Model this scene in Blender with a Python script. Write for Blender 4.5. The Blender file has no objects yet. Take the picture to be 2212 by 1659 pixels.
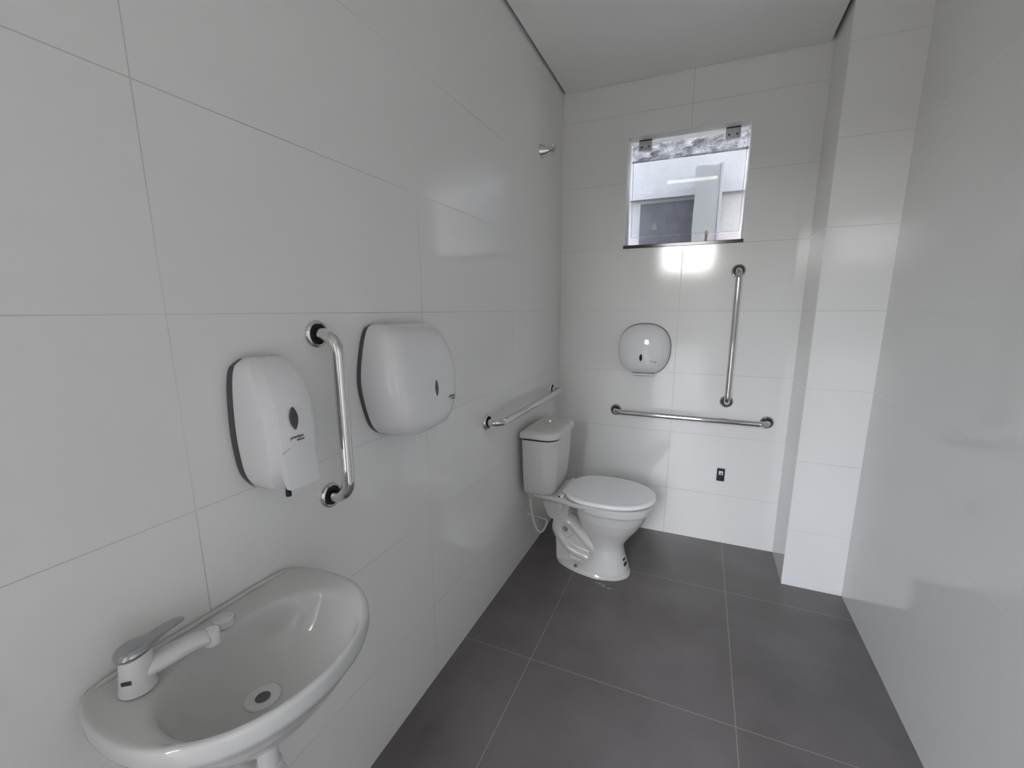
import bpy, math, random
from mathutils import Vector, Matrix
from mathutils.geometry import tessellate_polygon
random.seed(7)
SC = bpy.context.scene
COL = SC.collection
PI = math.pi

# ------------------------------------------------------------------ room measures (metres)
XL, XR, YB, YF = -0.8657, 0.7483, 2.793, -1.40      # left, right, back, front wall faces
PX, PY = 0.4837, 2.4628                             # pillar: left side and front face
ZC = 2.698                                          # ceiling
DX0, DX1, DZ = -0.66, 0.26, 2.45                    # open doorway in the front wall
WX0, WX1, WZ0, WZ1 = -0.476, 0.172, 1.792, 2.412    # window opening in the back wall

# ------------------------------------------------------------------ camera
cd = bpy.data.cameras.new('camera')
cam = bpy.data.objects.new('camera', cd); COL.objects.link(cam)
yw, pt, rl = math.radians(-23.3276), math.radians(-10.987), math.radians(-0.1178)
fw = Vector((math.sin(yw)*math.cos(pt), math.cos(yw)*math.cos(pt), math.sin(pt)))
rt = Vector((math.cos(yw), -math.sin(yw), 0)); up = rt.cross(fw)
r2 = rt*math.cos(rl)+up*math.sin(rl); u2 = -rt*math.sin(rl)+up*math.cos(rl)
cam.matrix_world = Matrix(((r2.x, u2.x, -fw.x, 0), (r2.y, u2.y, -fw.y, 0), (r2.z, u2.z, -fw.z, 1.4263), (0, 0, 0, 1)))
cd.sensor_fit = 'HORIZONTAL'; cd.sensor_width = 36
cd.lens = 36*937.1172/2212
cd.shift_x = -2.5856/2212; cd.shift_y = 22.5556/2212
cd.clip_start = 0.02
SC.camera = cam

# ------------------------------------------------------------------ sky, sun, exposure
W = bpy.data.worlds.new('sky'); SC.world = W; W.use_nodes = True
nt = W.node_tree; nt.nodes.clear()
wo = nt.nodes.new('ShaderNodeOutputWorld'); bg = nt.nodes.new('ShaderNodeBackground')
sk = nt.nodes.new('ShaderNodeTexSky'); sk.sky_type = 'NISHITA'; sk.sun_disc = False
sk.sun_elevation = math.radians(38); sk.sun_rotation = math.radians(150); sk.dust_density = 2.0; sk.air_density = 1.0
hs = nt.nodes.new('ShaderNodeHueSaturation'); hs.inputs['Saturation'].default_value = 0.40
nt.links.new(sk.outputs[0], hs.inputs['Color']); nt.links.new(hs.outputs[0], bg.inputs[0])
bg.inputs[1].default_value = 4.2
nt.links.new(bg.outputs[0], wo.inputs[0])
SC.view_settings.view_transform = 'Standard'; SC.view_settings.look = 'None'
SC.view_settings.gamma = 1; SC.view_settings.use_curve_mapping = False
SC.view_settings.exposure = 0.05
cy = SC.cycles
cy.use_denoising = True
cy.max_bounces = 14; cy.diffuse_bounces = 8; cy.glossy_bounces = 6; cy.transparent_max_bounces = 12
cy.sample_clamp_indirect = 6.0
cy.caustics_reflective = True; cy.caustics_refractive = False

sl = bpy.data.lights.new('sun', 'SUN'); sl.energy = 10.0; sl.angle = math.radians(0.6); sl.color = (1.0, 0.97, 0.93)
so = bpy.data.objects.new('sun', sl); COL.objects.link(so)
so.rotation_euler = Vector((-0.25, 0.50, -0.83)).to_track_quat('-Z', 'Y').to_euler()

def portal(name, loc, rot, sx, sy):
    l = bpy.data.lights.new(name, 'AREA'); l.shape = 'RECTANGLE'; l.size = sx; l.size_y = sy
    l.cycles.is_portal = True
    o = bpy.data.objects.new(name, l); COL.objects.link(o); o.location = loc; o.rotation_euler = rot
portal('doorway_portal', ((DX0+DX1)/2, YF-0.10, DZ/2), (PI/2, 0, 0), DX1-DX0, DZ)        # points +y
portal('window_portal', ((WX0+WX1)/2, YB+0.16, (WZ0+WZ1)/2), (-PI/2, 0, 0), WX1-WX0, WZ1-WZ0)

# ------------------------------------------------------------------ node helpers
def mat(name, color, rough=0.5, metal=0.0, coat=0.0, ior=1.5):
    m = bpy.data.materials.new(name); m.use_nodes = True
    b = m.node_tree.nodes['Principled BSDF']
    b.inputs['Base Color'].default_value = (*color, 1); b.inputs['Roughness'].default_value = rough
    b.inputs['Metallic'].default_value = metal; b.inputs['IOR'].default_value = ior
    b.inputs['Coat Weight'].default_value = coat
    return m
class N:
    def __init__(s, m): s.t = m.node_tree; s.b = s.t.nodes['Principled BSDF']
    def new(s, k, **kw):
        n = s.t.nodes.new(k)
        for a, v in kw.items(): setattr(n, a, v)
        return n
    def link(s, a, b): s.t.links.new(a, b)
    def val(s, sock, v):
        if isinstance(v, (int, float)): sock.default_value = v
        else: s.link(v, sock)
    def math(s, op, a, b=0.0, c=None, clamp=False):
        n = s.new('ShaderNodeMath', operation=op); n.use_clamp = clamp
        s.val(n.inputs[0], a); s.val(n.inputs[1], b)
        if c is not None: s.val(n.inputs[2], c)
        return n.outputs[0]
    def pos(s):
        g = s.new('ShaderNodeNewGeometry'); x = s.new('ShaderNodeSeparateXYZ'); s.link(g.outputs['Position'], x.inputs[0])
        return g.outputs['Position'], x.outputs
    def noise(s, vec, scale, detail=2.0, rough=0.5):
        n = s.new('ShaderNodeTexNoise'); s.link(vec, n.inputs['Vector']); n.inputs['Scale'].default_value = scale
        n.inputs['Detail'].default_value = detail; n.inputs['Roughness'].default_value = rough
        return n.outputs[0]
    def mix(s, f, a, b):
        n = s.new('ShaderNodeMix', data_type='RGBA'); s.val(n.inputs[0], f)
        for i, v in ((6, a), (7, b)):
            if isinstance(v, tuple): n.inputs[i].default_value = (*v, 1)
            else: s.link(v, n.inputs[i])
        return n.outputs[2]
    def groove(s, coord, start, step, half, soft=0.0006):
        """1 inside a joint line, 0 elsewhere"""
        a = s.math('SUBTRACT', coord, start-step/2); a = s.math('MODULO', s.math('ADD', a, step*40), step)
        d = s.math('ABSOLUTE', s.math('SUBTRACT', a, step/2))
        return s.math('SUBTRACT', 1.0, s.math('DIVIDE', s.math('SUBTRACT', d, half), soft, clamp=True), clamp=True)

def tile_mat(name, axis, start, step, vertical=True, seen=1.0, vseen=1.0):
    m = mat(name, (0.62, 0.62, 0.605), 0.09, ior=1.54); n = N(m)
    P, xyz = n.pos()
    g = n.groove(xyz[2], 1.4206, 0.37, 0.0007)
    g0 = g
    if vertical:
        g = n.math('MAXIMUM', g, n.math('MULTIPLY', n.groove(xyz[axis], start, step, 0.0007), vseen))
    fade = n.math('MULTIPLY_ADD', n.noise(P, 1.7, 2), 1.6, -0.25, clamp=True)
    gf = n.math('MULTIPLY', n.math('MULTIPLY', g, fade), seen)
    dirt = n.noise(P, 1.3, 3)
    base = n.mix(n.math('MULTIPLY', dirt, 0.5), (0.805, 0.80, 0.785), (0.775, 0.77, 0.758))
    n.link(n.mix(gf, base, (0.34, 0.33, 0.32)), n.b.inputs['Base Color'])
    r = n.math('MULTIPLY_ADD', n.noise(P, 3.0, 2), 0.05, 0.075)
    n.link(n.math('MAXIMUM', r, n.math('MULTIPLY', g, 0.6)), n.b.inputs['Roughness'])
    bu = n.new('ShaderNodeBump'); bu.inputs['Strength'].default_value = 0.16; bu.inputs['Distance'].default_value = 0.003
    h = n.math('ADD', n.math('MULTIPLY', n.noise(P, 22.0, 1), 0.22), n.math('MULTIPLY', n.noise(P, 4.0, 1), 0.9))
    n.link(n.math('SUBTRACT', h, n.math('MULTIPLY', g, 0.3*seen)), bu.inputs['Height'])
    n.link(bu.outputs[0], n.b.inputs['Normal'])
    return m
M = {}
M['tile_left'] = tile_mat('glossy_white_tile_left', 1, 0.4697, 0.7685)
M['tile_right'] = tile_mat('glossy_white_tile_right', 1, 1.782, 0.7685, seen=0.45, vseen=0.3)
M['tile_back'] = tile_mat('glossy_white_tile_back', 0, -0.1354, 0.765)
M['tile_pillar'] = tile_mat('glossy_white_tile_pillar', 0, 0, 1, vertical=False, seen=0.8)
def floor_mat():
    m = mat('dark_porcelain_floor', (0.1, 0.095, 0.093), 0.42); n = N(m)
    P, xyz = n.pos()
    g = n.math('MAXIMUM', n.groove(xyz[0], -0.5552, 0.765, 0.0014), n.groove(xyz[1], 1.4644, 0.8035, 0.0014))
    cl = n.noise(P, 2.2, 4, 0.55)
    base = n.mix(n.math('MULTIPLY_ADD', cl, 2.2, -0.6, clamp=True), (0.104, 0.094, 0.090), (0.172, 0.158, 0.158))
    n.link(n.mix(n.math('MULTIPLY', g, 0.75), base, (0.34, 0.31, 0.28)), n.b.inputs['Base Color'])
    n.b.inputs['Roughness'].default_value = 0.31
    bu = n.new('ShaderNodeBump'); bu.inputs['Strength'].default_value = 0.12; bu.inputs['Distance'].default_value = 0.001
    n.link(n.noise(P, 220.0, 2), bu.inputs['Height']); n.link(bu.outputs[0], n.b.inputs['Normal'])
    return m
M['floor'] = floor_mat()
M['ceiling'] = mat('white_ceiling_paint', (0.88, 0.875, 0.86), 0.75)
M['void'] = mat('dark_gap', (0.05, 0.05, 0.05), 0.9)
M['reveal'] = mat('white_window_reveal', (0.80, 0.79, 0.77), 0.35)
M['granite'] = mat('black_granite', (0.008, 0.008, 0.009), 0.12)
M['chrome'] = mat('polished_steel', (0.72, 0.71, 0.70), 0.075, metal=1.0)
M['chrome_dark'] = mat('brushed_steel', (0.42, 0.43, 0.44), 0.22, metal=1.0)
M['black'] = mat('black_rubber', (0.006, 0.006, 0.007), 0.5)
M['white_plastic'] = mat('white_glossy_plastic', (0.78, 0.78, 0.79), 0.07)
M['white_plastic_matte'] = mat('white_satin_plastic', (0.76, 0.76, 0.78), 0.3)
M['seat_plastic'] = mat('white_seat_plastic', (0.90, 0.90, 0.92), 0.2)
M['grey_plastic'] = mat('purplish_grey_plastic', (0.075, 0.066, 0.078), 0.4)
M['window_tint'] = mat('smoked_plastic_window', (0.07, 0.062, 0.066), 0.15)
M['print'] = mat('dark_grey_print', (0.035, 0.033, 0.036), 0.5)
M['ceramic'] = mat('white_glazed_ceramic', (0.66, 0.655, 0.64), 0.07)
M['ceramic_sink'] = mat('pale_glazed_ceramic', (0.58, 0.58, 0.57), 0.08)
M['tap_plastic'] = mat('white_tap_plastic', (0.70, 0.69, 0.69), 0.22)
M['hose'] = mat('cream_hose_plastic', (0.66, 0.65, 0.60), 0.35)
M['hose_nut'] = mat('ivory_nut_plastic', (0.52, 0.50, 0.40), 0.4)
M['hole'] = mat('dark_hole', (0.012, 0.012, 0.012), 0.8)
M['drain_grey'] = mat('wet_grey_drain', (0.10, 0.105, 0.095), 0.3)
M['blue'] = mat('blue_print', (0.02, 0.12, 0.35), 0.4)
M['sticker'] = mat('white_sticker', (0.75, 0.76, 0.80), 0.35)
M['socket_plate'] = mat('black_socket_plate', (0.004, 0.004, 0.007), 0.2)
M['grate'] = mat('cream_drain_plastic', (0.62, 0.60, 0.54), 0.4)
M['stain'] = mat('white_sealant_smear', (0.30, 0.27, 0.24), 0.6)
def plaster(name, c1, c2, rough_scale, bump, dist=0.02):
    m = mat(name, c1, 0.85); n = N(m); P, xyz = n.pos()
    a = n.noise(P, rough_scale, 6, 0.65)
    n.link(n.mix(n.math('MULTIPLY_ADD', a, 3.0, -1.2, clamp=True), c2, c1), n.b.inputs['Base Color'])
    bu = n.new('ShaderNodeBump'); bu.inputs['Strength'].default_value = bump; bu.inputs['Distance'].default_value = dist
    n.link(a, bu.inputs['Height']); n.link(bu.outputs[0], n.b.inputs['Normal'])
    return m
M['plaster'] = plaster('painted_concrete', (0.335, 0.33, 0.34), (0.30, 0.295, 0.31), 9, 0.35)
M['plaster_bounce'] = plaster('bounce_white_paint', (0.84, 0.84, 0.86), (0.80, 0.80, 0.82), 6, 0.2)  # white chosen to bounce daylight down the well
M['plaster_rough'] = plaster('rough_painted_masonry', (0.40, 0.395, 0.405), (0.14, 0.132, 0.14), 14, 1.0, 0.05)
M['plaster_shade'] = plaster('shade_grey_render', (0.10, 0.10, 0.112), (0.06, 0.06, 0.07), 7, 0.4)  # shade below the ledge, put into the colour
M['plaster_column'] = plaster('pale_grey_column_paint', (0.28, 0.28, 0.285), (0.26, 0.26, 0.27), 6, 0.2)
M['sky_block'] = plaster('sky_block_render', (0.10, 0.075, 0.06), (0.08, 0.06, 0.05), 5, 0.3)  # dark brown so the added walls return little light
M['ground'] = plaster('outdoor_concrete', (0.60, 0.56, 0.49), (0.52, 0.48, 0.42), 3, 0.3)
def glass():
    m = bpy.data.materials.new('clear_window_glass'); m.use_nodes = True; t = m.node_tree; t.nodes.clear()
    o = t.nodes.new('ShaderNodeOutputMaterial'); mx = t.nodes.new('ShaderNodeMixShader')
    tr = t.nodes.new('ShaderNodeBsdfTransparent'); gl = t.nodes.new('ShaderNodeBsdfGlossy'); fr = t.nodes.new('ShaderNodeFresnel')
    tr.inputs[0].default_value = (0.95, 0.97, 0.97, 1); gl.inputs['Roughness'].default_value = 0.02; fr.inputs[0].default_value = 1.18
    t.links.new(fr.outputs[0], mx.inputs[0]); t.links.new(tr.outputs[0], mx.inputs[1]); t.links.new(gl.outputs[0], mx.inputs[2])
    t.links.new(mx.outputs[0], o.inputs[0]); return m
M['glass'] = glass()
M['glass_edge'] = mat('ground_glass_edge', (0.80, 0.84, 0.86), 0.3)

# ------------------------------------------------------------------ mesh helpers
class MB:
    def __init__(s): s.v = []; s.f = []
    def add(s, vs, fs):
        k = len(s.v); s.v += [tuple(v) for v in vs]; s.f += [tuple(i+k for i in f) for f in fs]; return s
    def box(s, x0, x1, y0, y1, z0, z1):
        x0, x1 = sorted((x0, x1)); y0, y1 = sorted((y0, y1)); z0, z1 = sorted((z0, z1))
        vs = [(x, y, z) for z in (z0, z1) for y in (y0, y1) for x in (x0, x1)]
        return s.add(vs, [(0, 2, 3, 1), (4, 5, 7, 6), (0, 1, 5, 4), (2, 6, 7, 3), (0, 4, 6, 2), (1, 3, 7, 5)])
    def loft(s, rings, cap0=True, cap1=True, closed=True):
        n = len(rings[0]); vs = [p for r in rings for p in r]; fs = []
        for i in range(len(rings)-1):
            for j in range(n if closed else n-1):
                a = i*n+j; b = i*n+(j+1) % n
                fs.append((a, b, b+n, a+n))
        if cap0: fs.append(tuple(reversed(range(n))))
        if cap1: fs.append(tuple(range((len(rings)-1)*n, len(rings)*n)))
        return s.add(vs, fs)
    def lathe(s, prof, org=(0, 0, 0), axis='Z', seg=40):
        """prof: (radius, height) pairs along the axis"""
        org = Vector(org)
        ax = {'Z': (Vector((1, 0, 0)), Vector((0, 1, 0)), Vector((0, 0, 1))),
              'X': (Vector((0, 1, 0)), Vector((0, 0, 1)), Vector((1, 0, 0))),
              'Y': (Vector((0, 0, 1)), Vector((1, 0, 0)), Vector((0, 1, 0))),
              '-Y': (Vector((1, 0, 0)), Vector((0, 0, 1)), Vector((0, -1, 0)))}
        a, b, c = ax[axis] if isinstance(axis, str) else axis
        rings = [[org+a*r*math.cos(2*PI*k/seg)+b*r*math.sin(2*PI*k/seg)+c*h for k in range(seg)] for r, h in prof]
        return s.loft(rings)
    def tube(s, path, rad, seg=20, sy=1.0):
        """path list of Vectors; rad number or list"""
        path = [Vector(p) for p in path]; n = len(path)
        if isinstance(rad, (int, float)): rad = [rad]*n
        T = []
        for i in range(n):
            t = (path[min(i+1, n-1)]-path[max(i-1, 0)]).normalized(); T.append(t)
        u = T[0].orthogonal().normalized(); rings = []
        for i in range(n):
            u = (u-T[i]*u.dot(T[i])).normalized(); w = T[i].cross(u)
            rings.append([path[i]+(u*math.cos(2*PI*k/seg)+w*math.sin(2*PI*k/seg))*rad[i] for k in range(seg)])
        return s.loft(rings)
    def prism(s, poly, axis, lo, hi):
        """poly 2D list extruded along axis index between lo and hi"""
        def p3(p, h):
            q = list(p); q.insert(axis, h); return tuple(q)
        n = len(poly); vs = [p3(p, lo) for p in poly]+[p3(p, hi) for p in poly]
        tri = tessellate_polygon([[Vector((p[0], p[1], 0)) for p in poly]])
        fs = [tuple(t) for t in tri]+[tuple(i+n for i in reversed(t)) for t in tri]
        fs += [(i, (i+1) % n, (i+1) % n+n, i+n) for i in range(n)]
        return s.add(vs, fs)
def fix_normals(me):
    import bmesh
    b = bmesh.new(); b.from_mesh(me); bmesh.ops.recalc_face_normals(b, faces=b.faces); b.to_mesh(me); b.free()
def obj(name, mb, m, parent=None, smooth=True, bevel=0.0, seg=3, subsurf=0, angle=40, fix=True):
    me = bpy.data.meshes.new(name); me.from_pydata(mb.v, [], mb.f); me.update()
    if fix: fix_normals(me)
    me.materials.append(M[m] if isinstance(m, str) else m)
    o = bpy.data.objects.new(name, me); COL.objects.link(o)
    if smooth:
        for p in me.polygons: p.use_smooth = True
        if not subsurf:
            import bmesh
            b = bmesh.new(); b.from_mesh(me)
            for e in b.edges:
                if len(e.link_faces) == 2 and e.calc_face_angle(0) > math.radians(angle): e.smooth = False
            b.to_mesh(me); b.free()
    if bevel:
        md = o.modifiers.new('bevel', 'BEVEL'); md.width = bevel; md.segments = seg; md.limit_method = 'ANGLE'; md.angle_limit = math.radians(35)
        md.harden_normals = False
        for e in me.edges: e.use_edge_sharp = False
    if subsurf:
        md = o.modifiers.new('subsurf', 'SUBSURF'); md.levels = subsurf; md.render_levels = subsurf
    if parent is not None: o.parent = parent
    return o
def thing(name, label, cat, loc, rotz=0.0, group=None):
    o = bpy.data.objects.new(name, None); COL.objects.link(o); o.empty_display_size = 0.05
    o.location = loc; o.rotation_euler = (0, 0, rotz)
    o['label'] = label; o['category'] = cat
    if group: o['group'] = group
    return o
def struct(name, mb, m, parent=None, label=None, cat=None, **k):
    k.setdefault('smooth', False)
    o = obj(name, mb, m, parent, **k)
    if parent is None:
        o['kind'] = 'structure'
        if label: o['label'] = label
        if cat: o['category'] = cat
    return o
def arc_path(pts, r, n=10):
    """round the corners of a polyline"""
    pts = [Vector(p) for p in pts]; out = [pts[0]]
    for i in range(1, len(pts)-1):
        a, b, c = pts[i-1], pts[i], pts[i+1]
        u = (a-b).normalized(); w = (c-b).normalized(); ang = u.angle(w)
        t = r/math.tan(ang/2); p0 = b+u*t; cen = b+(u+w).normalized()*(r/math.sin(ang/2))
        v0 = p0-cen; p1 = b+w*t; v1 = p1-cen; full = v0.angle(v1); ax = v0.cross(v1).normalized()
        for k in range(n+1): out.append(cen+Matrix.Rotation(full*k/n, 3, ax) @ v0)
    out.append(pts[-1]); return out
def bez(pts, n=40):
    """Catmull-Rom through points"""
    P = [Vector(p) for p in pts]; P = [P[0]*2-P[1]]+P+[P[-1]*2-P[-2]]; out = []
    m = len(P)-3
    for k in range(n+1):
        t = k/n*m; i = min(int(t), m-1); t -= i; a, b, c, d = P[i:i+4]
        out.append(0.5*((2*b)+(-a+c)*t+(2*a-5*b+4*c-d)*t*t+(-a+3*b-3*c+d)*t**3))
    return out
def text(name, s, size, loc, rot, m, parent, shear=0.0, extrude=0.0003):
    cu = bpy.data.curves.new(name, 'FONT'); cu.body = s; cu.size = size; cu.shear = shear; cu.extrude = extrude; cu.resolution_u = 3
    cu.space_character = 0.95
    t = bpy.data.objects.new(name+'_curve', cu); COL.objects.link(t)
    bpy.context.view_layer.update()
    dg = bpy.context.evaluated_depsgraph_get()
    me = bpy.data.meshes.new_from_object(t.evaluated_get(dg))
    bpy.data.objects.remove(t); bpy.data.curves.remove(cu)
    o = bpy.data.objects.new(name, me); COL.objects.link(o); me.materials.clear(); me.materials.append(M[m])
    o.parent = parent; o.location = loc; o.rotation_euler = rot
    return o

# ------------------------------------------------------------------ the room
T = 0.15
b = MB().box(XL-T, XR+T, YF-T, YB+T, -0.12, 0.0); struct('floor', b, 'floor')
b = MB().box(XL-T, XL, YF-T, YB+T, 0.0, 2.85); struct('wall_left', b, 'tile_left')
b = MB().box(XR, XR+T, YF-T, YB+T, 0.0, 2.85); struct('wall_right', b, 'tile_right')
def holed_wall(x0, x1, y0, y1, z0, z1, hx0, hx1, hz0, hz1):
    mb = MB()
    vs = []; xs = (x0, hx0, hx1, x1); zs = (z0, hz0, hz1, z1)
    idx = {}
    for j, y in enumerate((y0, y1)):
        for a in range(4):
            for c in range(4): idx[a, j, c] = len(vs); vs.append((xs[a], y, zs[c]))
    fs = []
    for a in range(3):
        for c in range(3):
            if (a, c) == (1, 1): continue
            if zs[c] == zs[c+1]: continue
            fs.append((idx[a, 0, c], idx[a+1, 0, c], idx[a+1, 0, c+1], idx[a, 0, c+1]))
            fs.append((idx[a, 1, c], idx[a, 1, c+1], idx[a+1, 1, c+1], idx[a+1, 1, c]))
    for (a, c, a2, c2) in [(1, 1, 2, 1), (2, 1, 2, 2), (2, 2, 1, 2), (1, 2, 1, 1)]:
        fs.append((idx[a, 0, c], idx[a, 1, c], idx[a2, 1, c2], idx[a2, 0, c2]))
    for k in range(3):
        fs.append((idx[0, 0, k], idx[0, 0, k+1], idx[0, 1, k+1], idx[0, 1, k]))
        fs.append((idx[3, 0, k], idx[3, 1, k], idx[3, 1, k+1], idx[3, 0, k+1]))
        fs.append((idx[k, 0, 0], idx[k, 1, 0], idx[k+1, 1, 0], idx[k+1, 0, 0]))
        fs.append((idx[k, 0, 3], idx[k+1, 0, 3], idx[k+1, 1, 3], idx[k, 1, 3]))
    return mb.add(vs, fs)
struct('wall_back', holed_wall(XL, XR, YB, YB+T, 0, 2.85, WX0, WX1, WZ0, WZ1), 'tile_back')
mb = MB().box(XL, DX0, YF-T, YF, 0, 2.85).box(DX1, XR, YF-T, YF, 0, 2.85).box(DX0, DX1, YF-T, YF, DZ, 2.85)
struct('wall_front', mb, 'tile_back')
struct('wall_pillar', MB().box(PX, XR, PY, YB, 0, 2.85), 'tile_pillar')
g = 0.014                                          # shadow gap round the ceiling panel
poly = [(XL+g, YF+g), (XR-g, YF+g), (XR-g, PY-g), (PX-g, PY-g), (PX-g, YB-0.003), (XL+g, YB-0.003)]
struct('ceiling', MB().prism(poly, 2, ZC, ZC+0.02), 'ceiling')
struct('trim_1', MB().box(XL, XR, YF, YB, ZC+0.09, ZC+0.10), 'void')
# grout lip at the pillar foot
struct('trim_2', MB().box(PX+0.002, XR-0.004, PY-0.0022, PY, 0.0, 0.028), 'tile_pillar')
# doorway lining behind the camera
dm = MB().box(DX0, DX0+0.03, YF-T-0.01, YF+0.01, 0, DZ).box(DX1-0.03, DX1, YF-T-0.01, YF+0.01, 0, DZ).box(DX0+0.03, DX1-0.03, YF-T-0.01, YF+0.01, DZ-0.03, DZ)
struct('door_1', dm, 'reveal', bevel=0.003)

# ------------------------------------------------------------------ window
win = bpy.data.objects.new('window_1', None); COL.objects.link(win); win['kind'] = 'structure'
win.location = ((WX0+WX1)/2, YB, WZ0)
wl = Vector(win.location)
def wloc(mb): mb.v = [tuple(Vector(v)-wl) for v in mb.v]; return mb
e = 0.006
fr = MB().box(WX0, WX0+e, YB-0.004, YB+T, WZ0, WZ1).box(WX1-e, WX1, YB-0.004, YB+T, WZ0, WZ1).box(WX0+e, WX1-e, YB-0.004, YB+T, WZ1-e, WZ1)
obj('window_lining', wloc(fr), 'reveal', win, smooth=False)
obj('window_sill', wloc(MB().box(WX0, WX1, YB-0.006, YB+T+0.01, WZ0-0.002, WZ0+0.016)), 'granite', win, smooth=False, bevel=0.0015)
tilt = math.atan2(0.052, 0.525)
piv = Vector((-0.149, YB+0.077, 2.401))
def pane_pt(x, d, n):      # x along, d down from the pivot, n outward offset
    return Vector((x, piv.y+d*math.sin(tilt)+n*math.cos(tilt), piv.z-d*math.cos(tilt)+n*math.sin(tilt)))
def pane_box(x0, x1, d0, d1, n0, n1):
    vs = [pane_pt(x, d, n) for n in (n0, n1) for d in (d0, d1) for x in (x0, x1)]
    return MB().add(vs, [(0, 2, 3, 1), (4, 5, 7, 6), (0, 1, 5, 4), (2, 6, 7, 3), (0, 4, 6, 2), (1, 3, 7, 5)])
pane = obj('glass_pane', wloc(pane_box(-0.452, 0.152, 0.004, 0.531, 0, 0.008)), 'glass', win, smooth=False)
ed = pane_box(-0.4535, -0.452, 0.004, 0.5325, 0, 0.008)
for q in (pane_box(0.152, 0.1535, 0.004, 0.5325, 0, 0.008), pane_box(-0.452, 0.152, 0.531, 0.5325, 0, 0.008)): ed.add(q.v, q.f)
obj('glass_edge', wloc(ed), 'glass_edge', win, smooth=False)
for hx in (-0.385, 0.078):
    h = obj('hinge', wloc(pane_box(hx-0.037, hx+0.037, 0.0, 0.052, -0.010, 0.018)), 'chrome_dark', win, smooth=False, bevel=0.002)
    obj('hinge_pin', wloc(MB().box(hx-0.035, hx+0.035, piv.y-0.008, piv.y+0.018, 2.398, 2.406)), 'black', win, smooth=False)
    for dx in (-0.02, 0.02):
        c = pane_pt(hx+dx, 0.032, -0.0105)
        s_ = MB().lathe([(0.0, 0.002), (0.004, 0.0015), (0.005, 0.0), (0.005, -0.002)], c, '-Y', 14)
        obj('screw', wloc(s_), 'black', win)
# small latch on the pane and the chrome lever on the sill
obj('latch_block', wloc(pane_box(-0.335, -0.300, 0.485, 0.497, -0.022, 0.012)).add(*(lambda q: (q.v, q.f))(wloc(pane_box(-0.327, -0.303, 0.46, 0.487, -0.008, -0.001)))), 'white_plastic', win, smooth=False, bevel=0.0015)
lv = MB().lathe([(0.0, 0.0), (0.022, 0.0), (0.022, 0.006), (0.012, 0.012), (0.009, 0.03), (0.007, 0.045), (0, 0.047)], (-0.018, YB+0.105, WZ0+0.016), 'Z', 20)
obj('latch_post', wloc(lv), 'chrome', win)
obj('latch_handle', wloc(MB().tube(bez([(-0.018, YB+0.10, 1.846), (-0.018, YB+0.082, 1.858), (-0.018, YB+0.078, 1.878)], 8), [0.006, 0.007, 0.008, 0.009, 0.010, 0.010, 0.009, 0.008, 0.004], 14)), 'hose', win)

# ------------------------------------------------------------------ light well outside the window
YW = 3.72
w_ = MB().box(-1.9, 1.6, YW, YW+0.2, -0.1, 2.54)
struct('wall_exterior', w_, 'plaster')
# rough upper masonry band, real relief
rb = MB(); nx, nz = 120, 26; vs = []; fs = []
def hsh(i, j):
    return (math.sin(i*12.9898+j*78.233)*43758.5453) % 1.0
for j in range(nz+1):
    for i in range(nx+1):
        x = -1.9+3.5*i/nx; z = 2.535+0.50*j/nz
        d = 0.022*hsh(i//2, j//2)+0.02*hsh(i//7, j//4)+0.008*hsh(i, j)
        if j % 8 == 0: d -= 0.02
        if j == 0 or j == nz: d = 0.0
        vs.append((x, YW+0.03-d, z))
for j in range(nz):
    for i in range(nx):
        a = j*(nx+1)+i; fs.append((a, a+1, a+nx+2, a+nx+1))
rb.add(vs, fs).box(-1.9, 1.6, YW+0.035, YW+0.2, 2.54, 3.035)
struct('wall_exterior_masonry', rb, 'plaster_rough', fix=False)
def rough_edge(x0, x1, z, dep, n=60, amp=0.010, th=0.03):
    top = [(x0+(x1-x0)*k/n, z+amp*(random.random()-0.3)) for k in range(n+1)]
    return top+[(x1, z-th), (x0, z-th)]
struct('trim_3', MB().prism(rough_edge(-1.9, 1.6, 2.306, 0, amp=0.014, th=0.045), 1, YW-0.045, YW), 'plaster')
gp = MB().box(-0.512, -0.10, YW-0.012, YW, 0.0, 2.235)
struct('wall_exterior_shade', gp, 'plaster_shade')  # dark sheet painted as the shaded recess under the ledge
ct = thing('concrete_column', 'pale grey square column with chipped edge standing in the yard seen through the window', 'column', (-0.04, YW-0.16, 0))
cp = [(-0.082, 0.0)]
for k in range(41): cp.append((-0.082+0.006*(random.random() if k > 14 else 0.15*random.random()), 2.40*k/40))
cp += [(-0.03, 2.405), (0.03, 2.398), (0.080, 2.402), (0.080, 0.0)]
obj('shaft', MB().prism(cp, 1, -0.07, 0.115), 'plaster_column', ct, smooth=False, bevel=0.003)
obj('corner_strip', MB().box(0.080, 0.098, -0.075, 0.115, 0, 2.41), 'plaster', ct, smooth=False, bevel=0.002)
struct('ground', MB().box(-14, 14, -40, YF-T, -0.20, -0.02).box(-1.9, 1.6, YB+T, YW, -0.2, -0.02), 'ground')
HW = 4.3      # height of the light well
struct('wall_exterior_side', MB().box(-1.9, -1.75, YB+T, YW, -0.02, HW).box(1.45, 1.6, YB+T, YW, -0.02, HW), 'plaster')
struct('wall_exterior_added', MB().box(-1.9, 1.6, YW, YW+0.2, 3.035, HW).box(-1.9, 1.6, YB, YB+T, 2.86, HW), 'plaster_bounce')  # upper walls added out of view to steer light in the well

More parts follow.
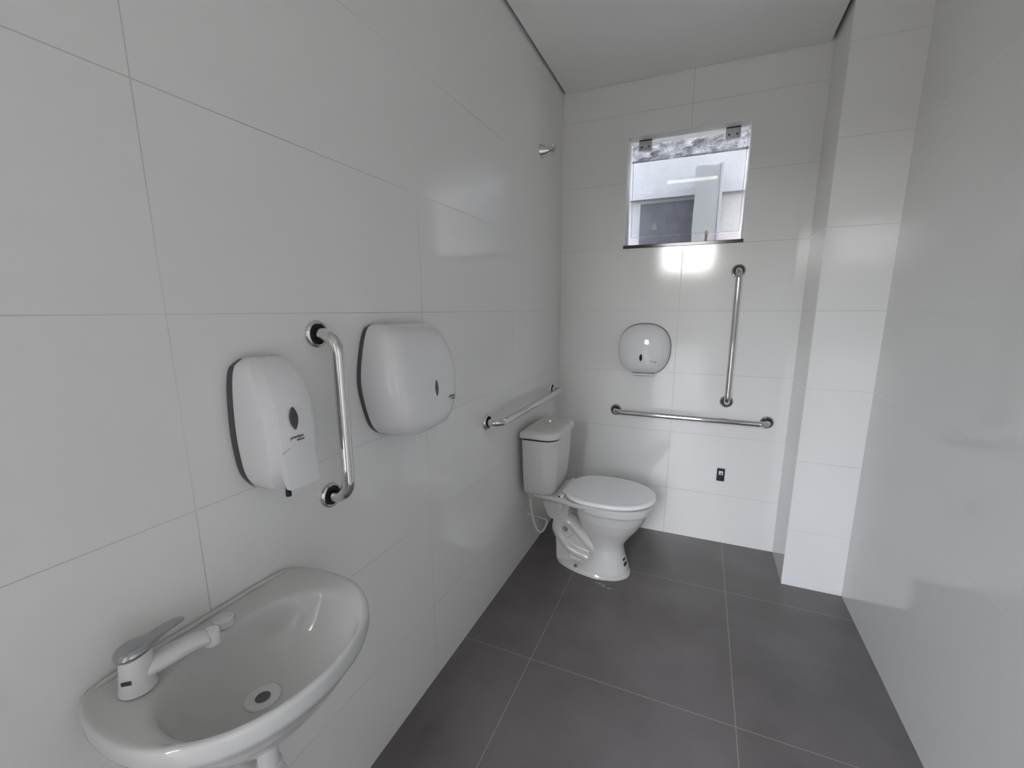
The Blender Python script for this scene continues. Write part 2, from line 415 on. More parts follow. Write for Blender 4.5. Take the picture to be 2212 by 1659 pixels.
# unseen walls added behind the camera to block sky light through the doorway
struct('wall_sky_block', MB().box(0.12, 0.32, -16, YF-T-0.05, -0.02, 7.5), 'sky_block')
struct('wall_sky_block_end', MB().box(-9, 0.12, -14.2, -14.0, -0.02, 3.0), 'sky_block')  # added to cut low sky out of the tile reflections
struct('trim_4', MB().box(-1.6, 0.47, YF-T-0.55, YF-T, 2.75, 2.87), 'plaster')

# ------------------------------------------------------------------ grab bars
def grab_bar(label, loc, rotz, length, vertical, R=0.037, r=0.0165, so=0.07, bend=0.045, tilt=0.0):
    t = thing('grab_bar', label, 'grab bar', loc, rotz)
    d = Vector((0, 0, 1)) if vertical else Vector((math.cos(tilt), 0, math.sin(tilt)))
    A = -d*length/2; B = d*length/2; n = Vector((0, -1, 0))
    obj('bar', MB().tube(arc_path([A+n*0.001, A+n*so, B+n*so, B+n*0.001], bend, 12), r, 28), 'chrome', t)
    for P in (A, B):
        f = MB().lathe([(R, 0.0), (R, 0.003), (R*0.985, 0.006), (R*0.90, 0.0105), (R*0.82, 0.0115), (R*0.745, 0.0095), (R*0.74, 0.0025), (R*0.74, 0.0)], P, '-Y', 44)
        fl = obj('flange', f, 'chrome', t)
        obj('gasket', MB().lathe([(R*0.75, 0.0), (R*0.75, 0.0035), (r*0.9, 0.004), (r*0.9, 0.0)], P, '-Y', 40), 'black', fl)
        obj('screw', MB().lathe([(0, 0.012), (0.003, 0.012), (0.004, 0.010), (0.004, 0.0)], P+Vector((-R*0.62, 0, -R*0.62)), '-Y', 10), 'chrome_dark', fl)
    return t
LROT = PI/2
grab_bar('short vertical polished steel grab bar between the two white dispensers', (XL, 0.790, 1.161), LROT, 0.418, True, R=0.0335, r=0.0155, so=0.068, bend=0.05)
grab_bar('polished steel grab bar fixed along the left wall above the toilet cistern', (XL, 2.161, 0.929), LROT, 0.92, False)
grab_bar('long vertical polished steel grab bar below the window on the back wall', (0.163, YB, 1.268), 0, 0.742, True)
grab_bar('long horizontal polished steel grab bar on the back wall behind the toilet', (-0.047, YB, 0.792), 0, 0.855, False)

# ------------------------------------------------------------------ wall dispensers (front is local -Y)
def section_body(zs, hw, D, n0, cx=None, prof=None, cap=True):
    """loft of horizontal sections; zs list, hw/D functions of z, n0 start depth"""
    rings = []
    for z in zs:
        w = hw(z); d = D(z); c = cx(z) if cx else 0
        rings.append([(c+w*s, -(n0+(d-n0)*k), z) for s, k in prof])
    return MB().loft(rings, cap, cap)
def interp(tab):
    def f(z):
        if z <= tab[0][0]: return tab[0][1]
        for (a, va), (b_, vb) in zip(tab, tab[1:]):
            if z <= b_:
                t = (z-a)/(b_-a); t = t*t*(3-2*t) if False else t
                return va+(vb-va)*t
        return tab[-1][1]
    return f
def smooth_tab(tab, n=4):
    """Catmull-Rom interpolation of a table"""
    xs = [Vector((a, v, 0)) for a, v in tab]; pts = bez(xs, len(tab)*8)
    return interp([(p.x, p.y) for p in sorted(pts, key=lambda q: q.x)])
def eye(name, w, h, c, nrm_tilt, m, parent, roll=0.0, thick=0.002):
    pts = []
    n = 14
    for k in range(n): a = -1+2*k/n; pts.append((w*(1-a*a), h*a))
    for k in range(n): a = 1-2*k/n; pts.append((-w*(1-a*a), h*a))
    o = obj(name, MB().prism(pts, 1, -thick, 0.003), m, parent, smooth=False)
    o.location = c; o.rotation_euler = (nrm_tilt, roll, 0)
    return o
# soap dispenser
soap = thing('soap_dispenser', 'white wall soap dispenser with push lever, left of the short grab bar', 'soap dispenser', (XL, 0.625, 1.19), LROT)
hwS = smooth_tab([(-0.142, 0.024), (-0.135, 0.038), (-0.115, 0.053), (-0.09, 0.062), (-0.05, 0.067), (0.0, 0.069), (0.06, 0.067), (0.10, 0.063), (0.124, 0.057), (0.134, 0.047), (0.142, 0.033)])
DS = smooth_tab([(-0.142, 0.060), (-0.136, 0.078), (-0.11, 0.098), (-0.06, 0.112), (0.0, 0.112), (0.05, 0.104), (0.09, 0.088), (0.12, 0.068), (0.136, 0.048), (0.142, 0.036)])
zsS = [-0.142+0.284*k/40 for k in range(41)]
profS = [(-1, 0), (-0.998, 0.25), (-0.985, 0.5), (-0.95, 0.68), (-0.90, 0.78), (-0.74, 0.86), (-0.58, 0.925), (-0.42, 0.962), (-0.2, 0.99), (0, 1.0), (0.2, 0.99), (0.42, 0.962), (0.58, 0.925), (0.74, 0.86), (0.90, 0.78), (0.95, 0.68), (0.985, 0.5), (0.998, 0.25), (1, 0)]
cv = obj('cover', section_body(zsS, hwS, DS, 0.013, prof=profS), 'white_plastic', soap, angle=60)
def crease(o, n, cols):      # sharp moulded edges running down the cover
    for e in o.data.edges:
        a, b = sorted(e.vertices)
        if b-a == n and a % n in cols: e.use_edge_sharp = True
crease(cv, 19, (4, 6, 12, 14))
bp_ = MB().prism([(-1.05*hwS(z), z*0.985) for z in zsS]+[(1.05*hwS(z), z*0.985) for z in reversed(zsS)], 1, -0.0145, 0)
obj('back_plate', bp_, 'grey_plastic', soap, smooth=False, bevel=0.002)
lever = MB().loft([[(-0.043*s, -0.113-0.002*s, -0.043-0.006*(x_)), (0, 0, 0), (0, 0, 0), (0, 0, 0)] for s, x_ in ((1, 0),)], False, False) if False else MB()
# curved push lever: arched top edge, straight sides flaring outward toward the bottom
rings = []
for k in range(9):
    t_ = k/8; z = -0.036-0.088*t_; d0 = 0.1015+0.010*t_; w = 0.0370
    row = []
    for i in range(11):
        s = -1+2*i/10; zz = z-(0.012*s*s*(1-t_)); row.append((w*s-0.004, -(d0+0.013-0.004*s*s), zz))
    back = [(p[0], p[1]+0.028-0.016*t_, p[2]) for p in reversed(row)]
    rings.append(row+back)
obj('push_lever', MB().loft(rings), 'white_plastic_matte', soap, angle=35)
eye('level_window', 0.0085, 0.0235, (-0.011, -0.1125, 0.020), math.radians(-3), 'window_tint', soap)
tx = text('brand_print', 'premisse', 0.0092, (-0.025, -0.1135, -0.0215), (PI/2, 0, 0), 'print', soap, shear=0.35)
tx = text('brand_print', 'velox', 0.0092, (-0.011, -0.1135, -0.0285), (PI/2, 0, 0), 'print', soap, shear=0.35)
obj('nozzle', MB().lathe([(0.0, 0), (0.006, 0), (0.006, 0.012), (0.004, 0.02), (0, 0.02)], (-0.020, -0.085, -0.150), 'Z', 14), 'black', soap)
# towel dispenser
tow = thing('paper_towel_dispenser', 'wide white wall paper towel dispenser, right of the short grab bar', 'towel dispenser', (XL, 1.095, 1.222), LROT)
hwT = smooth_tab([(-0.167, 0.074), (-0.160, 0.096), (-0.145, 0.122), (-0.116, 0.146), (-0.06, 0.165), (0.0, 0.176), (0.05, 0.172), (0.099, 0.161), (0.13, 0.151), (0.15, 0.141), (0.161, 0.130), (0.166, 0.116)])
DT = smooth_tab([(-0.165, 0.085), (-0.160, 0.108), (-0.145, 0.126), (-0.11, 0.136), (-0.04, 0.138), (0.03, 0.132), (0.09, 0.117), (0.13, 0.096), (0.152, 0.074), (0.162, 0.052), (0.165, 0.035)])
zsT = [-0.166+0.332*k/48 for k in range(49)]
profT = [(-1, 0), (-0.99, 0.2), (-0.97, 0.42), (-0.94, 0.60), (-0.90, 0.74), (-0.85, 0.84), (-0.78, 0.905), (-0.70, 0.945), (-0.5, 0.975), (-0.25, 0.993), (0, 1.0), (0.25, 0.993), (0.5, 0.975), (0.70, 0.945), (0.78, 0.905), (0.85, 0.84), (0.90, 0.74), (0.94, 0.60), (0.97, 0.42), (0.99, 0.2), (1, 0)]
obj('cover', section_body(zsT, hwT, DT, 0.011, prof=profT), 'white_plastic', tow, angle=50)
bp_ = MB().prism([(-1.02*hwT(z), z*0.99) for z in zsT]+[(1.02*hwT(z), z*0.99) for z in reversed(zsT)], 1, -0.0125, 0)
obj('back_plate', bp_, 'grey_plastic', tow, smooth=False, bevel=0.002)
eye('level_window', 0.0075, 0.0245, (0.006, -0.1375, -0.028), math.radians(-2), 'window_tint', tow)
text('brand_print', 'premisse', 0.011, (0.072, -0.1385, -0.069), (PI/2, 0, 0), 'print', tow, shear=0.35)
text('brand_print', 'velox', 0.011, (0.086, -0.1385, -0.078), (PI/2, 0, 0), 'print', tow, shear=0.35)
# jumbo toilet paper dispenser on the back wall
jd = thing('toilet_paper_dispenser', 'round white toilet paper dispenser on the back wall under the window', 'paper dispenser', (-0.318, YB, 1.190), 0)
def sq_ring(w, h, z0, dep, p=2.4, n=72, top=1.0, flat=0.0):
    r = []
    for k in range(n):
        a = 2*PI*k/n; c, s = math.cos(a), math.sin(a)
        x = w*math.copysign(abs(c)**(2/p), c); z = h*math.copysign(abs(s)**(2/p), s)
        if z < -h*0.93: z = -h*0.93-(abs(z)-h*0.93)*0.35
        r.append((x, -dep, z+z0))
    return r
rg = [sq_ring(0.152, 0.152, 0, d_) if False else sq_ring(0.152*s_, 0.153*s_, o_, d_) for s_, d_, o_ in
      ((1.0, 0.008, 0), (1.0, 0.03, 0), (0.985, 0.055, 0.0), (0.94, 0.078, -0.002), (0.87, 0.094, -0.004), (0.78, 0.103, -0.006), (0.765, 0.105, -0.006), (0.70, 0.112, -0.006), (0.55, 0.119, -0.006), (0.35, 0.124, -0.006), (0.15, 0.126, -0.006), (0.02, 0.1265, -0.006))]
obj('cover', MB().loft(rg), 'white_plastic', jd, angle=60)
obj('back_plate', MB().loft([sq_ring(0.1555, 0.1565, 0.001, 0.0), sq_ring(0.1555, 0.1565, 0.001, 0.010)]), 'grey_plastic', jd, angle=30)
obj('paper_slot', MB().box(-0.055, 0.045, -0.075, -0.02, -0.1500, -0.1485), 'hole', jd, smooth=False)
obj('tear_edge', MB().box(-0.058, 0.068, -0.080, -0.012, -0.1545, -0.144), 'white_plastic', jd, smooth=False, bevel=0.004)
eye('level_window', 0.0085, 0.023, (-0.005, -0.1245, -0.043), math.radians(3), 'hole', jd)
text('brand_print', 'premisse', 0.0105, (0.048, -0.1228, -0.064), (PI/2, 0, 0.2), 'print', jd, shear=0.35)
text('brand_print', 'velox', 0.0105, (0.062, -0.1203, -0.072), (PI/2, 0, 0.2), 'print', jd, shear=0.35)

# ------------------------------------------------------------------ small fittings
sp_ = thing('wall_socket', 'small black wall socket plate low on the back wall', 'socket', (0.169, YB, 0.443), 0)
obj('plate', MB().box(-0.0215, 0.0215, -0.009, 0, -0.040, 0.040), 'socket_plate', sp_, smooth=False, bevel=0.003)
pl = obj('sticker', MB().box(-0.0115, 0.0115, -0.0098, -0.009, 0.000, 0.024), 'sticker', sp_, smooth=False)
obj('blue_mark', MB().prism([(-0.006, 0.004), (0.006, 0.003), (0.007, 0.013), (0.001, 0.014), (-0.004, 0.009)], 1, -0.0102, -0.0098), 'blue', pl, smooth=False)

vv = thing('shower_valve', 'chrome cone valve with cross handle high on the left wall', 'valve', (XL, 2.395, 2.265), LROT)
obj('cone', MB().lathe([(0.034, 0.0), (0.034, 0.003), (0.031, 0.009), (0.022, 0.028), (0.014, 0.044), (0.0125, 0.050), (0, 0.050)], (0, 0, 0), '-Y', 32), 'chrome', vv)
obj('stem', MB().lathe([(0.007, 0.045), (0.007, 0.066), (0.010, 0.068), (0.010, 0.078), (0.005, 0.081), (0, 0.081)], (0, 0, 0), '-Y', 20), 'chrome_dark', vv)
for k in range(4):
    a = PI/2*k+0.1; d = Vector((math.cos(a), 0, math.sin(a))); c = Vector((0, -0.064, 0))
    obj('handle_arm', MB().tube([c+d*0.004, c+d*0.012, c+d*0.020+Vector((0, -0.001, 0)), c+d*0.027+Vector((0, -0.002, 0)), c+d*0.030+Vector((0, -0.002, 0))], [0.004, 0.0036, 0.0042, 0.0046, 0.002], 12), 'chrome', vv)

fd = thing('floor_drain', 'cream perforated floor drain grate behind the toilet by the back wall', 'drain', (-0.645, 2.715, 0), 0)
obj('frame', MB().box(-0.075, 0.075, -0.07, 0.07, 0, 0.004), 'grate', fd, smooth=False, bevel=0.001)
hm = MB()
for i in range(9):
    for j in range(9):
        x = -0.056+0.014*i+(0.007 if j % 2 else 0); y = -0.054+0.0135*j
        if abs(x) < 0.064: hm.lathe([(0.0045, 0.0), (0.0045, 0.0005), (0, 0.0005)], (x, y, 0.0041), 'Z', 10)
obj('grate_holes', hm, 'hole', fd, smooth=False)

# ------------------------------------------------------------------ toilet  (local +x = away from the left wall)
toi = thing('toilet', 'white ceramic toilet with closed seat and cistern in the back left corner', 'toilet', (XL, 2.235, 0))
def egg(x0, x1, hw, z, n=48, p=2.2, wide=0.0, back=2.2):
    cx = (x0+x1)/2; a = (x1-x0)/2; r = []
    for k in range(n):
        t = 2*PI*k/n; c, s = math.cos(t), math.sin(t); pp = p if c > 0 else back
        x = cx+a*math.copysign(abs(c)**(2/pp), c); y = hw*math.copysign(abs(s)**(2/pp), s)
        y *= 1+wide*(-(x-cx)/a)
        r.append((x, y, z))
    return r
bw = MB()
tab = [(0.432, .272, .700, .176), (0.428, .270, .703, .179), (0.395, .276, .700, .179), (0.388, .280, .697, .177), (0.384, .290, .684, .166), (0.33, .298, .662, .153), (0.275, .318, .628, .130), (0.235, .338, .598, .110),
       (0.20, .358, .574, .096), (0.175, .376, .562, .089), (0.15, .385, .559, .087), (0.11, .380, .567, .094), (0.07, .362, .580, .106), (0.035, .33, .592, .118), (0.0, .32, .598, .120)]
bw.loft([egg(a, b_, h, z) for z, a, b_, h in tab])
# foot plate
foot = [(0.034, .215, .572, .088), (0.030, .198, .585, .108), (0.024, .188, .594, .120), (0.012, .183, .600, .126), (0.0, .182, .602, .128)]
def foot_ring(z, x0, x1, hw, n=48):
    r = []
    for k in range(n):
        t = 2*PI*k/n; c, s = math.cos(t), math.sin(t)
        x = (x0+x1)/2+(x1-x0)/2*math.copysign(abs(c)**(0.85), c)
        u = max(0.0, (x-x0)/(x1-x0)); w = hw*(0.62+0.38*min(1, u*1.7)**0.8)
        r.append((x, w*math.copysign(abs(s)**0.85, s), z))
    return r
bw.loft([foot_ring(*q) for q in foot])
def oval_tube(pts, rads, hy):
    """tube in the xz plane with its own half-width in y"""
    P = bez([(a, 0, c) for a, c in pts], 44); m = len(P); R_ = interp([(i/(len(rads)-1), v) for i, v in enumerate(rads)])
    H_ = interp([(i/(len(hy)-1), v) for i, v in enumerate(hy)]); rings = []
    for i, p in enumerate(P):
        t = (P[min(i+1, m-1)]-P[max(i-1, 0)]).normalized(); nn = Vector((-t.z, 0, t.x)); f = i/(m-1)
        rings.append([p+nn*R_(f)*math.cos(2*PI*k/24)+Vector((0, 1, 0))*H_(f)*math.sin(2*PI*k/24) for k in range(24)])
    return rings
bw.loft(oval_tube([(.44, .11), (.40, .135), (.352, .175), (.31, .212), (.272, .247), (.232, .259), (.195, .243), (.183, .208), (.192, .176), (.216, .150), (.240, .128), (.258, .104), (.30, .086), (.36, .072), (.41, .06)],
                  [.050, .043, .037, .034, .033, .033, .033, .033, .033, .033, .034, .035, .036, .036, .034], [.075, .066, .060, .056, .054, .053, .052, .052, .052, .054, .056, .058, .062, .064, .064]))
bw.prism([(.264, .192), (.30, .20), (.42, .12), (.42, .03), (.215, .03), (.19, .165), (.218, .174), (.240, .180)], 1, -0.034, 0.034)
an = [[Vector((.236+r_*math.cos(2*PI*k/32), y_, .209+r_*math.sin(2*PI*k/32))) for k in range(32)] for r_, y_ in ((.016, -.040), (.050, -.044), (.050, .044), (.016, .040), (.016, -.040))]
bw.loft(an, False, False)
bw.prism([(.190, .02), (.184, .165), (.215, .15), (.245, .115), (.27, .02)], 1, -0.046, 0.046)
# support panel up to the cistern
bw.loft([[(x, y, z) for x, y in ((xa, -h), (xb, -h), (xb+0.012, 0), (xb, h), (xa, h))] for z, xa, xb, h in
         ((0.402, .085, .300, .085), (0.385, .092, .278, .066), (0.36, .100, .262, .050), (0.32, .113, .252, .040), (0.28, .126, .252, .034), (0.255, .140, .262, .030), (0.242, .19, .262, .028))])
# platform
def plat(z, ins):
    return [(x, y, z) for x, y in ((.055+ins, -.13+ins), (.18, -.135+ins), (.25, -.150+ins), (.31, -.172+ins), (.36, -.176+ins), (.42, -.15+ins), (.42, .15-ins), (.36, .176-ins), (.31, .172-ins), (.25, .150-ins), (.18, .135-ins), (.055+ins, .13-ins))]
bw.loft([plat(0.402, 0.022), plat(0.410, 0.006), plat(0.418, 0.0), plat(0.432, 0.0), plat(0.436, 0.005)])
bowl = obj('bowl', bw, 'ceramic', toi, smooth=False)
md = bowl.modifiers.new('fuse', 'REMESH'); md.mode = 'VOXEL'; md.voxel_size = 0.0032; md.use_smooth_shade = True
md = bowl.modifiers.new('soften', 'SMOOTH'); md.factor = 0.5; md.iterations = 5
obj('bolt', MB().lathe([(0.012, 0), (0.012, 0.002), (0.006, 0.004), (0.006, 0.012), (0, 0.015)], (0.318, -0.094, 0.031), 'Z', 14), 'chrome_dark', bowl)
for bx, by in ((0.135, -0.075), (0.232, -0.125)):
    obj('fixing_bolt', MB().lathe([(0.0, -0.03), (0.005, -0.03), (0.005, 0.0), (0.008, 0.0), (0.008, 0.004)], (bx, by, 0.402), 'Z', 12), 'tap_plastic', bowl)
stk = MB()
for k in range(6):
    pass
def on_neck(a, z):      # point on the pedestal surface at angle a
    i = [j for j in range(len(tab)-1) if tab[j][0] >= z >= tab[j+1][0]][0]; f = (tab[i][0]-z)/(tab[i][0]-tab[i+1][0])
    x0, x1, hw = [tab[i][q]+(tab[i+1][q]-tab[i][q])*f for q in (1, 2, 3)]
    c, s = math.cos(a), math.sin(a)
    return Vector(((x0+x1)/2+(x1-x0)/2*math.copysign(abs(c)**(2/2.2), c)*1.004, hw*math.copysign(abs(s)**(2/2.2), s)*1.004, z))
def neck_patch(a0, a1, z0, z1, lift=1.0):
    rows = [[on_neck(a0+(a1-a0)*i/6, z0+(z1-z0)*j/5) for i in range(7)] for j in range(6)]
    off = Vector((0.0008*lift, -0.0008*lift, 0))
    vs = [p+off for r in rows for p in r]; fs = [(j*7+i, j*7+i+1, j*7+i+8, j*7+i+7) for j in range(5) for i in range(6)]
    return MB().add(vs, fs)
st = obj('sticker', neck_patch(-0.50, -0.02, 0.055, 0.115), 'sticker', bowl, smooth=False, fix=False)
obj('sticker_print', neck_patch(-0.43, -0.10, 0.092, 0.106, 2), 'print', st, smooth=False, fix=False)
obj('sticker_print', neck_patch(-0.43, -0.06, 0.064, 0.084, 2), 'print', st, smooth=False, fix=False)
# seat and lid
def lid_ring(s, z, n=64, x0=.238, x1=.714, hw=.202):
    r = []; cx = .475
    for k in range(n):
        t = 2*PI*k/n; c, sn = math.cos(t), math.sin(t)
        if c >= 0: x = cx+(x1-cx)*abs(c)**0.96; y = hw*math.copysign(abs(sn)**0.97, sn)
        else: x = cx-(cx-x0)*abs(c)**0.50; y = hw*math.copysign(abs(sn)**0.72, sn); y *= 1-0.16*((cx-x)/(cx-x0))**3
        r.append((cx+(x-cx)*s, y*s, z))
    return r
obj('seat', MB().loft([lid_ring(.89, .4365), lid_ring(.90, .438), lid_ring(.90, .444), lid_ring(.89, .4465)]), 'seat_plastic', toi, angle=40)
obj('seat_lid', MB().loft([lid_ring(.970, .4475), lid_ring(.992, .4485), lid_ring(1.0, .452), lid_ring(.998, .459), lid_ring(.985, .4645), lid_ring(.955, .468), lid_ring(.90, .4690), lid_ring(.875, .4680), lid_ring(.85, .4685), lid_ring(.6, .4705), lid_ring(.3, .4715), lid_ring(.02, .472)]), 'seat_plastic', toi, angle=60)
obj('hinge_bar', MB().box(.232, .262, -.085, .085, .437, .462), 'seat_plastic', toi, smooth=False, bevel=0.005)
for hy in (-0.118, 0.118):
    hg = obj('hinge', MB().box(.222, .250, hy-0.016, hy+0.016, .436, .450), 'seat_plastic', toi, smooth=False, bevel=0.004)
    obj('hinge_pin', MB().lathe([(0.0045, -0.019), (0.0045, 0.019)], (.228, hy, .444), 'Y', 12), 'hole', hg)
# cistern
def rrect(x0, x1, hw, z, rf=0.07, rb_=0.012, n=9, bow=0.0):
    pts = []
    for cx_, cy_, r, a0 in ((x1-rf, -hw+rf, rf, -PI/2), (x1-rf, hw-rf, rf, 0), (x0+rb_, hw-rb_, rb_, PI/2), (x0+rb_, -hw+rb_, rb_, PI)):
        for k in range(n+1):
            a = a0+PI/2*k/n; pts.append((cx_+r*math.cos(a), cy_+r*math.sin(a), z))
    return pts
cs = MB().loft([rrect(.045, .170, .140, .4385, .05), rrect(.036, .186, .158, .444, .06), rrect(.031, .196, .165, .458, .068), rrect(.030, .202, .172, .52, .07), rrect(.028, .210, .180, .64, .07), rrect(.027, .215, .186, .752, .07)])
cis = obj('cistern', cs, 'ceramic', toi, angle=50)
obj('cistern_lid', MB().loft([rrect(.024, .222, .193, .7615, .07), rrect(.020, .228, .199, .766, .074), rrect(.020, .229, .200, .786, .074), rrect(.023, .225, .196, .796, .072), rrect(.032, .214, .186, .801, .064), rrect(.05, .19, .16, .803, .05)]), 'ceramic', cis, angle=50)
obj('cistern_gap', MB().loft([rrect(.031, .210, .181, .7515, .07), rrect(.031, .210, .181, .7620, .07)]), 'hole', cis, smooth=False)
obj('flush_button', MB().lathe([(0.021, 0.802), (0.021, 0.805), (0.014, 0.807), (0.013, 0.816), (0.010, 0.822), (0, 0.8235)], (0.115, 0.03, 0), 'Z', 28), 'chrome', cis)
obj('logo', MB().box(.060, .074, -.1845, -.1825, .731, .7345), 'chrome_dark', cis, smooth=False)
obj('blue_label', MB().box(.222, .234, -0.03, -0.008, .4355, .4368), 'blue', bowl, smooth=False)

DY = 2.10-2.235
hs_ = obj('supply_hose', MB().tube(bez([(.062, DY+.005, .44), (.062, DY+.005, .40), (.066, DY+.01, .33), (.076, DY+.02, .26), (.095, DY+.03, .205), (.112, DY+.05, .190), (.125, DY+.08, .21), (.12, DY+.11, .235), (.06, DY+.12, .24), (.0, DY+.12, .24)], 60), 0.0062, 14), 'hose', toi)
hs_['label'] = 'cream flexible water hose under the cistern'
obj('nut', MB().lathe([(0.010, 0.404), (0.0145, 0.408), (0.0145, 0.440), (0.0, 0.440)], (.062, DY+.005, 0), 'Z', 10), 'hose_nut', hs_)
obj('wall_elbow', MB().lathe([(0.016, 0.0), (0.016, 0.005), (0.009, 0.008), (0.009, 0.03), (0, 0.03)], (0.0, DY+.12, .24), 'X', 18), 'tap_plastic', hs_)
sm = MB()
for k in range(14):
    sm.lathe([(0.004+0.006*random.random(), 0), (0.003, 0.0006), (0, 0.0006)], (-0.415+0.012*k*0.5+random.uniform(-.01, .01), 2.085-0.002*k+random.uniform(-.006, .006), 0.0), 'Z', 8)
ss = obj('sealant_smear', sm, 'stain'); ss['label'] = 'dried sealant smear on the floor tiles at the front of the toilet foot'; ss['category'] = 'stain'

# ------------------------------------------------------------------ wash basin (local +x = away from wall, origin on wall at rim height)
ZS = 0.83
sink = thing('wash_basin', 'small white wall-hung ceramic wash basin on the left wall', 'sink', (XL, 0.455, ZS))
NA = 96; SCX, SCY = 0.16, 0.0
outer_pts = [(0.0, .180), (.0, .186), (.008, .194), (.040, .208), (.080, .2165), (.125, .2185), (.166, .2145), (.205, .205), (.245, .184), (.281, .152), (.308, .110), (.326, .060), (.333, .0)]
def outline(pts):
    full = [(x, y) for x, y in pts]+[(x, -y) for x, y in reversed(pts[:-1])]
    dense = []
    P = [Vector((a, c, 0)) for a, c in full]
    dense = bez(P, 240)
    dense += [Vector((0.0, -0.180+0.36*k/60, 0)) for k in range(1, 60)]
    return dense
def polar(dense):
    A = sorted((math.atan2(p.y-SCY, p.x-SCX), (Vector((p.x-SCX, p.y-SCY))).length) for p in dense)
    A = [(A[-1][0]-2*PI, A[-1][1])]+A+[(A[0][0]+2*PI, A[0][1])]
    return interp(A)
RO = polar(outline(outer_pts))
def RI(a):      # inner bowl edge: offset ellipse
    cx, rx, ry = 0.190, 0.128, 0.176
    c, s = math.cos(a), math.sin(a); dx = SCX-cx
    p = 2.25
    lo, hi = 0.0, 0.4
    for _ in range(30):
        m_ = (lo+hi)/2; x = (dx+m_*c)/rx; y = m_*s/ry
        ryy = abs(y)**p+abs(x)**p
        if ryy < 1: lo = m_
        else: hi = m_
    return lo
angs = [2*PI*k/NA-PI for k in range(NA)]
def ring(fr, z):
    return [(SCX+fr(a)*math.cos(a), SCY+fr(a)*math.sin(a), z if not callable(z) else z(a)) for a in angs]
DR = (0.152, -0.002)
def bowl_ring(t, z):      # t 1 = inner edge, 0 = drain
    r = []
    for a in angs:
        x = SCX+RI(a)*math.cos(a); y = SCY+RI(a)*math.sin(a)
        r.append((DR[0]+(x-DR[0])*t, DR[1]+(y-DR[1])*t, z))
    return r
def wallclamp(r): return [(max(p[0], 0.0), p[1], p[2]) for p in r]
def deck(a):     # small raised lip along the wall
    return 0.0
rings = [wallclamp(bowl_ring(0.26, -0.150)), wallclamp(bowl_ring(0.56, -0.134)), wallclamp(bowl_ring(0.80, -0.104)), wallclamp(bowl_ring(0.93, -0.068)), wallclamp(ring(lambda a: RO(a)*0.90, -0.047)), wallclamp(ring(lambda a: RO(a)*0.955, -0.043)),
         wallclamp(ring(lambda a: RO(a)*0.985, -0.038)), wallclamp(ring(lambda a: RO(a)*1.0, -0.028)), wallclamp(ring(lambda a: RO(a), -0.008)), wallclamp(ring(lambda a: RO(a)*0.992, -0.0025)), wallclamp(ring(lambda a: RO(a)*0.975, 0.0)),
         ring(lambda a: RO(a)*0.94, -0.0015),
         ring(lambda a: max(RI(a)*1.06, RO(a)*0.86) if False else RI(a)*1.05+0.25*(RO(a)*0.94-RI(a)*1.05), -0.004), ring(lambda a: RI(a)*1.03, -0.006), bowl_ring(0.985, -0.009), bowl_ring(0.95, -0.020), bowl_ring(0.90, -0.040), bowl_ring(0.82, -0.066), bowl_ring(0.70, -0.090), bowl_ring(0.54, -0.108), bowl_ring(0.36, -0.119), bowl_ring(0.22, -0.1235), bowl_ring(0.06, -0.1245)]
obj('basin', MB().loft(rings), 'ceramic_sink', sink, angle=70)
# rounded wall upstand
up_ = MB().tube(bez([(0.010, -0.178, 0.0), (0.008, -0.1, 0.002), (0.008, 0, 0.002), (0.008, 0.1, 0.002), (0.010, 0.178, 0.0)], 24), [0.001]+[0.0045]*23+[0.001], 14)
obj('back_ridge', up_, 'ceramic_sink', sink)
dr = obj('drain_ring', MB().lathe([(0.0315, -0.1245), (0.0315, -0.1215), (0.029, -0.1195), (0.022, -0.1195), (0.0135, -0.1225), (0.012, -0.130), (0.0, -0.130)], (DR[0], DR[1], 0), 'Z', 40), 'tap_plastic', sink)
obj('drain_hole', MB().lathe([(0.0128, -0.1235), (0.0, -0.1232)], (DR[0], DR[1], 0), 'Z', 30), 'drain_grey', dr)
obj('tap_hole_cap', MB().lathe([(0.0175, -0.003), (0.0185, 0.003), (0.0175, 0.010), (0.014, 0.0115), (0.0125, 0.0095), (0.010, 0.0095), (0.008, 0.0125), (0.0, 0.013)], (0.052, 0.006, 0), 'Z', 32), 'tap_plastic', sink)

fa = thing('faucet', 'white basin mixer tap with grey chrome lever on the wash basin', 'faucet', (XL+0.070, 0.310, ZS+0.001))
fr_rings = []
for k in range(13):
    t_ = k/12; z = -0.002+0.063*t_; r = 0.0240-0.0020*t_+(0.0015 if k < 2 else 0)
    fr_rings.append([(r*math.cos(a), r*math.sin(a)+0.004*t_, z+(0.006*math.sin(a)*t_ if t_ > 0.5 else 0)) for a in [2*PI*j/32 for j in range(32)]])
obj('body', MB().loft(fr_rings), 'tap_plastic', fa, angle=50)
sdir = Vector((0.30, 0.954, 0)).normalized()
def fpt(d, z): return (sdir.x*d+0.0, sdir.y*d, z)
spn = MB(); P = bez([fpt(-0.004, .024), fpt(0.035, .028), fpt(0.07, .031), fpt(0.090, .030), fpt(0.100, .027)], 20); rr = interp([(0, .0165), (.2, .0185), (.3, .0185), (.7, .0155), (.95, .0145), (1, .012)])
side = Vector((sdir.y, -sdir.x, 0)); rgs = []
for i, p in enumerate(P):
    f = i/20; r = rr(f); rgs.append([p+side*r*1.15*math.cos(2*PI*k/24)+Vector((0, 0, 1))*r*0.85*math.sin(2*PI*k/24) for k in range(24)])
obj('spout', MB().loft(rgs), 'tap_plastic', fa, angle=60)
obj('spout_tip', MB().lathe([(0.0135, 0.006), (0.0140, 0.026), (0.0125, 0.031), (0, 0.031)], fpt(0.104, 0.006), 'Z', 24), 'white_plastic', fa)
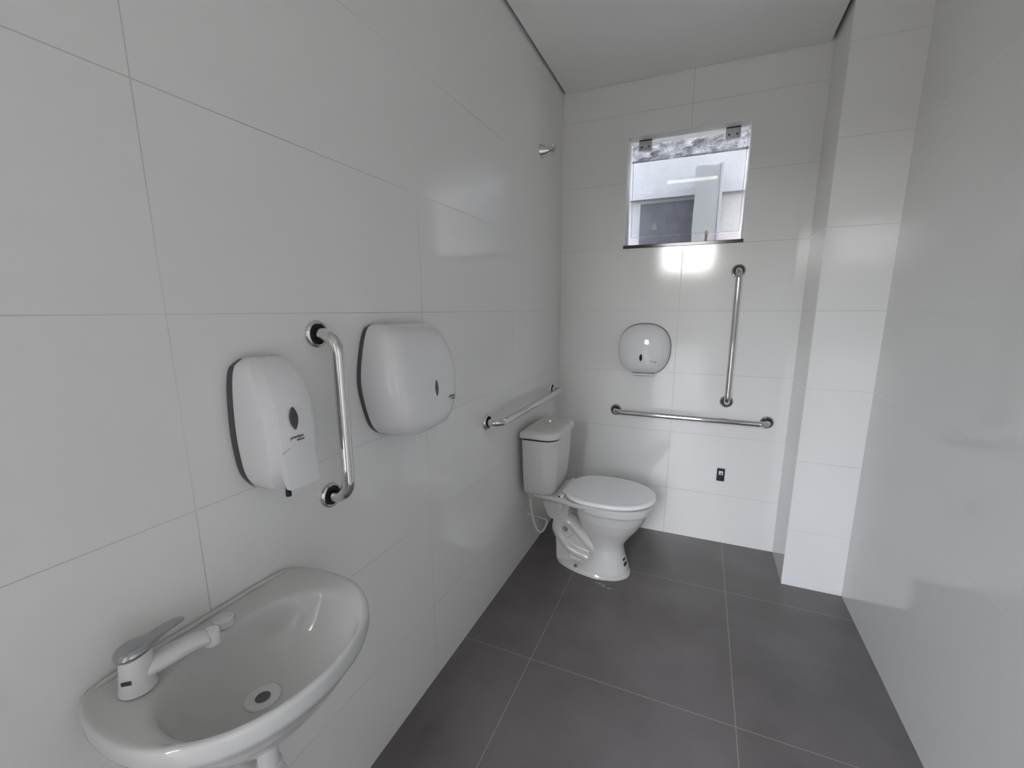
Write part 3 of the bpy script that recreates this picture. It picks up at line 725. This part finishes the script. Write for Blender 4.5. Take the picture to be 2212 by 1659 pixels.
# lever: rounded cap and long tapering blade
caps = []
ld = Vector((0.0, 1.0, -0.03)).normalized(); lu = Vector((0, 0.03, 1.0)).normalized(); ls = ld.cross(lu)
c0 = Vector((0.0, 0.003, 0.058))
P = [(-0.0262, 0.002, 0.003, 0.002), (-0.024, 0.004, 0.013, 0.007), (-0.016, 0.0065, 0.0215, 0.0105), (-0.002, 0.0075, 0.0255, 0.0125), (0.012, 0.008, 0.0225, 0.0105), (0.021, 0.009, 0.0175, 0.0065), (0.031, 0.0115, 0.0150, 0.0040), (0.043, 0.0135, 0.0145, 0.0034), (0.055, 0.0145, 0.0135, 0.0030), (0.065, 0.0145, 0.0110, 0.0028), (0.072, 0.014, 0.007, 0.0024), (0.075, 0.0135, 0.001, 0.001)]
for d, u, w, h in P:
    caps.append([c0+ld*d+lu*u+ls*w*math.cos(2*PI*k/24)+lu*h*math.sin(2*PI*k/24) for k in range(24)])
obj('lever', MB().loft(caps), 'chrome_dark', fa, subsurf=1)
obj('tap_logo', MB().box(0.0225, 0.0240, -0.008, 0.005, 0.022, 0.028), 'print', fa, smooth=False).rotation_euler = (0, 0, -0.9)

tr = thing('sink_trap', 'white plastic waste pipe under the wash basin', 'pipe', (XL+0.152, 0.448, 0))
obj('tailpiece', MB().lathe([(0.0, 0.50), (0.019, 0.50), (0.019, ZS-0.17), (0.026, ZS-0.17), (0.026, ZS-0.150), (0.0, ZS-0.150)], (0, 0, 0), 'Z', 28), 'tap_plastic', tr)
obj('bottle', MB().lathe([(0.0, 0.40), (0.024, 0.40), (0.030, 0.41), (0.031, 0.50), (0.030, 0.53), (0.024, 0.545), (0.024, 0.56), (0, 0.56)], (0, 0, 0), 'Z', 32), 'white_plastic_matte', tr)
obj('outlet_pipe', MB().tube(arc_path([(0, 0, 0.50), (-0.151, 0, 0.50), (-0.1515, 0, 0.50)][:2], 0.01) if False else [(0, 0, 0.51), (-0.152, 0, 0.51)], 0.018, 24), 'tap_plastic', tr)
obj('wall_ring', MB().lathe([(0.032, 0), (0.032, 0.003), (0.019, 0.008)], (-0.152, 0, 0.51), 'X', 28), 'tap_plastic', tr)
